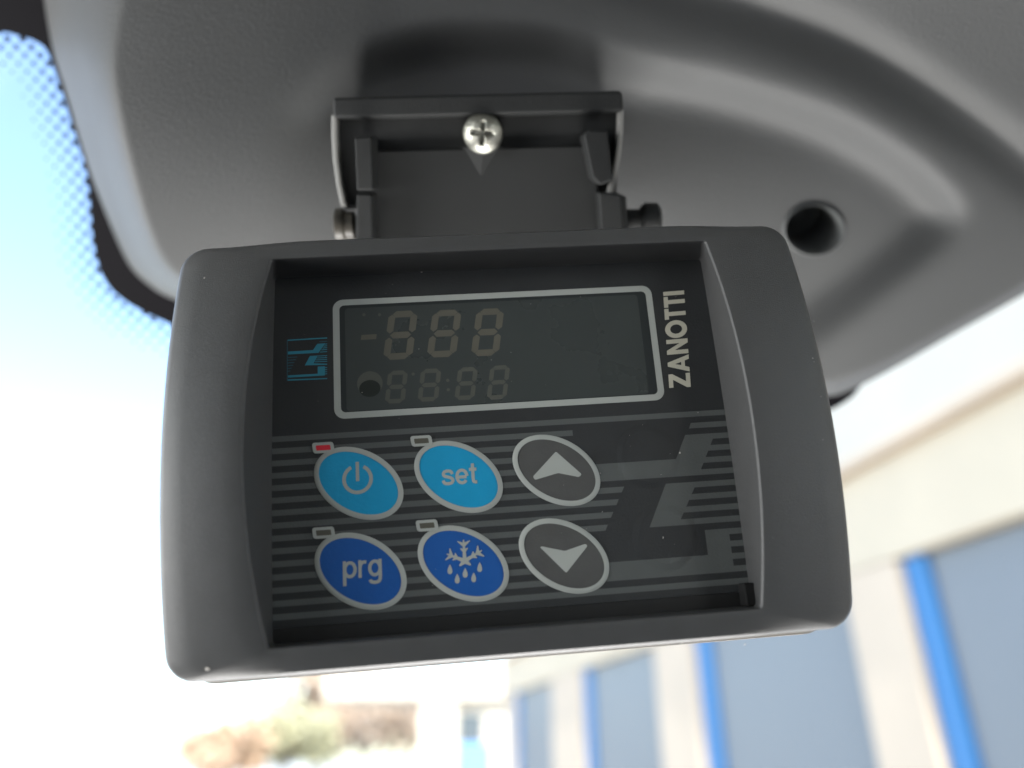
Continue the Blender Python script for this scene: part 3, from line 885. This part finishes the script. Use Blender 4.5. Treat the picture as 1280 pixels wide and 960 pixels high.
# cross-head screw
sc = B(603, 166, 8.0); v, f = [], []
NR, NA = 14, 56
for k in range(NR + 1):
    rr = 4.0 * k / NR
    for a in range(NA):
        t = 2 * math.pi * a / NA
        x_, y_ = rr * math.cos(t + .4), rr * math.sin(t + .4)
        z_ = 8.2 - 2.2 * (rr / 4.0) ** 2.4
        arm = min(abs(x_), abs(y_))
        z_ -= 1.0 * max(0, min(1, (0.62 - arm) / 0.4)) * max(0, min(1, (2.6 - rr) / 0.7))
        tc_, ts_ = math.cos(-.4 + .3), math.sin(-.4 + .3)
        v.append((sc[0] + x_ * tc_ - y_ * ts_, sc[1] + x_ * ts_ + y_ * tc_, z_))
for a in range(NA):
    t = 2 * math.pi * a / NA
    v.append((sc[0] + 3.9 * math.cos(t + .3), sc[1] + 3.9 * math.sin(t + .3), 0.0))
for k in range(NR + 1):
    for a in range(NA):
        f.append((k*NA + a, (k+1)*NA + a, (k+1)*NA + (a+1) % NA, k*NA + (a+1) % NA))
mesh('screw', v, f, M['zinc'], br, True, 40)
# pivot pins on the hinge
def pin(px0, px1, py, r0, r1, z, mat, name):
    a, b = B(px0, py, z), B(px1, py, z)
    v, f = [], []; n = 24
    prof_ = [(0, .0), (0.0, r0 * .8), (.08, r0), (.45, r0), (.5, (r0 + r1) / 2), (.6, r1), (.92, r1), (1.0, r1 * .8), (1.0, 0.0)]
    for s, r in prof_:
        c = a + (b - a) * s
        for k in range(n):
            t = 2 * math.pi * k / n; v.append((c[0], c[1] + r * math.cos(t), z + r * math.sin(t)))
    for k in range(len(prof_) - 1):
        for i in range(n): f.append((k*n+i, k*n+(i+1) % n, (k+1)*n+(i+1) % n, (k+1)*n+i))
    return mesh(name, v, f, M[mat], br, True, 40)
pin(445, 420, 282, 3.0, 3.6, 1.5, 'brass', 'pivot_pin')
pin(778, 824, 277, 2.6, 3.9, 1.5, 'bracket', 'pivot_pin')

# ------------------------------------------------------------------ depot along the right side of the yard
FD = np.array([-0.225, 0.974, 0]); FN = np.array([-0.974, -0.225, 0]); FOFF = 6.25   # facade direction, normal towards the yard, distance
def on_facade(px, py, out=0.0):
    r = ray(px, py); nrm = -FN
    t = (FOFF - out) / (nrm @ r); q = C0 + r * t
    return q @ FD, q[2]
dep = empty('depot_building', Matrix(((FD[0], FN[0], 0, -FN[0] * FOFF), (FD[1], FN[1], 0, -FN[1] * FOFF), (0, 0, 1, 0), (0, 0, 0, 1))))
tag(dep, 'long pale depot with tall grey doors in blue frames along the right', 'building')
# local x along the facade (away), y towards the yard, z up
def dep_box(name, x0, x1, y0, y1, z0, z1, mat, parent=dep):
    m_ = MB(); m_.box((x0, y0, z0), (x1, y1, z1)); return m_.build(name, M[mat], parent, bevel=0.02, seg=1)
doors = [(1.6, 7.22), (8.35, 12.60), (14.4, 18.96), (21.8, 26.34)]
cols = [(7.24, 8.33), (12.62, 14.38), (18.98, 21.78), (26.36, 27.6)]
dep_box('rear_wall', -4, 28.2, -8.0, -0.42, 0.0, 8.2, 'wall')
dep_box('fascia', -4, 28.3, -0.40, 0.10, 4.06, 5.20, 'wall')
dep_box('ledge', -4, 28.4, -0.40, 0.26, 5.21, 5.33, 'column')
dep_box('upper_wall', -4, 28.3, -0.40, 0.06, 5.34, 8.2, 'wall_white')
for k, (a, b) in enumerate(cols): dep_box('column', a, b - 0.12, -0.40, 0.12, 0.0, 4.05, 'column')
for k, (a, b) in enumerate(doors):
    gw = (0.32, 0.46, 0.5, 0.4)[k]
    d_ = dep_box('door', a + 0.02, b - gw - 0.01, -0.40, -0.06, 0.0, 4.04, 'door')
    dep_box('door_frame', b - gw, b, -0.40, 0.02, 0.0, 4.045, 'guide')

# white open canopy at the far end of the yard
cn = empty('canopy', Matrix.Translation((-5.0, 46.0, 0)))
tag(cn, 'white flat roofed canopy building at the far end, below the controller', 'canopy')
def cbox(name, lo, hi, mat):
    m_ = MB(); m_.box(lo, hi); return m_.build(name, M[mat], cn, bevel=0.03, seg=1)
cbox('roof', (-5.6, -1.0, 5.15), (5.4, 7.0, 6.9), 'wall_white')
cbox('column', (-0.1, -0.6, 0.0), (1.9, 0.4, 5.14), 'wall_white')
cbox('wall', (1.95, 0.0, 0.0), (5.3, 6.0, 5.13), 'wall_white')
cbox('window', (1.98, -0.08, 2.9), (3.4, -0.01, 4.4), 'far_window')
cbox('door', (1.98, -0.08, 0.0), (3.9, -0.01, 2.85), 'pale_blue')

# autumn trees beyond the yard
def tree(x, y, h, w, mat, seed, label):
    rn = random.Random(seed)
    root = empty('autumn_tree', Matrix.Translation((x, y, 0)))
    tag(root, label, 'tree', 'autumn trees beyond the yard')
    v, f = [], []
    def limb(a, b, r0, r1):
        a, b = Vector(a), Vector(b); d = (b - a).normalized(); e = d.orthogonal().normalized(); g_ = d.cross(e); n0 = len(v)
        for c, r in ((a, r0), (b, r1)):
            for k in range(7): t = 2 * math.pi * k / 7; v.append(tuple(c + e * r * math.cos(t) + g_ * r * math.sin(t)))
        for k in range(7): f.append((n0 + k, n0 + (k+1) % 7, n0 + 7 + (k+1) % 7, n0 + 7 + k))
    limb((0, 0, 0), (0.1, 0, h * .45), h * .03, h * .018)
    tips = []
    for k in range(9):
        a = k * 2.4; z0 = h * rn.uniform(.3, .5); rr = w * rn.uniform(.35, .8)
        e_ = (rr * math.cos(a), rr * math.sin(a), h * rn.uniform(.5, .92)); tips.append(e_)
        limb((0.08, 0, z0), e_, h * .012, h * .004)
    mesh('trunk', v, f, M['bark'], root, True)
    lv, lf = [], []
    for c in tips + [(0, 0, h * .9), (0.2, 0.1, h * .7)]:
        R_ = w * rn.uniform(.3, .48)
        for _ in range(170):
            d = Vector((rn.gauss(0, 1), rn.gauss(0, 1), rn.gauss(0, .8))).normalized() * R_ * rn.uniform(.35, 1.05)
            p = Vector(c) + d; s_ = rn.uniform(.18, .38)
            e = Vector((rn.uniform(-1, 1), rn.uniform(-1, 1), rn.uniform(-1, 1))).normalized() * s_
            g2 = e.orthogonal().normalized() * s_ * .6; n0 = len(lv)
            lv.extend([tuple(p - e), tuple(p + g2), tuple(p + e), tuple(p - g2)]); lf.append((n0, n0+1, n0+2, n0+3))
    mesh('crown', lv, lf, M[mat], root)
def az(px): 
    r = ray(px, 930); return r[0] / r[1]
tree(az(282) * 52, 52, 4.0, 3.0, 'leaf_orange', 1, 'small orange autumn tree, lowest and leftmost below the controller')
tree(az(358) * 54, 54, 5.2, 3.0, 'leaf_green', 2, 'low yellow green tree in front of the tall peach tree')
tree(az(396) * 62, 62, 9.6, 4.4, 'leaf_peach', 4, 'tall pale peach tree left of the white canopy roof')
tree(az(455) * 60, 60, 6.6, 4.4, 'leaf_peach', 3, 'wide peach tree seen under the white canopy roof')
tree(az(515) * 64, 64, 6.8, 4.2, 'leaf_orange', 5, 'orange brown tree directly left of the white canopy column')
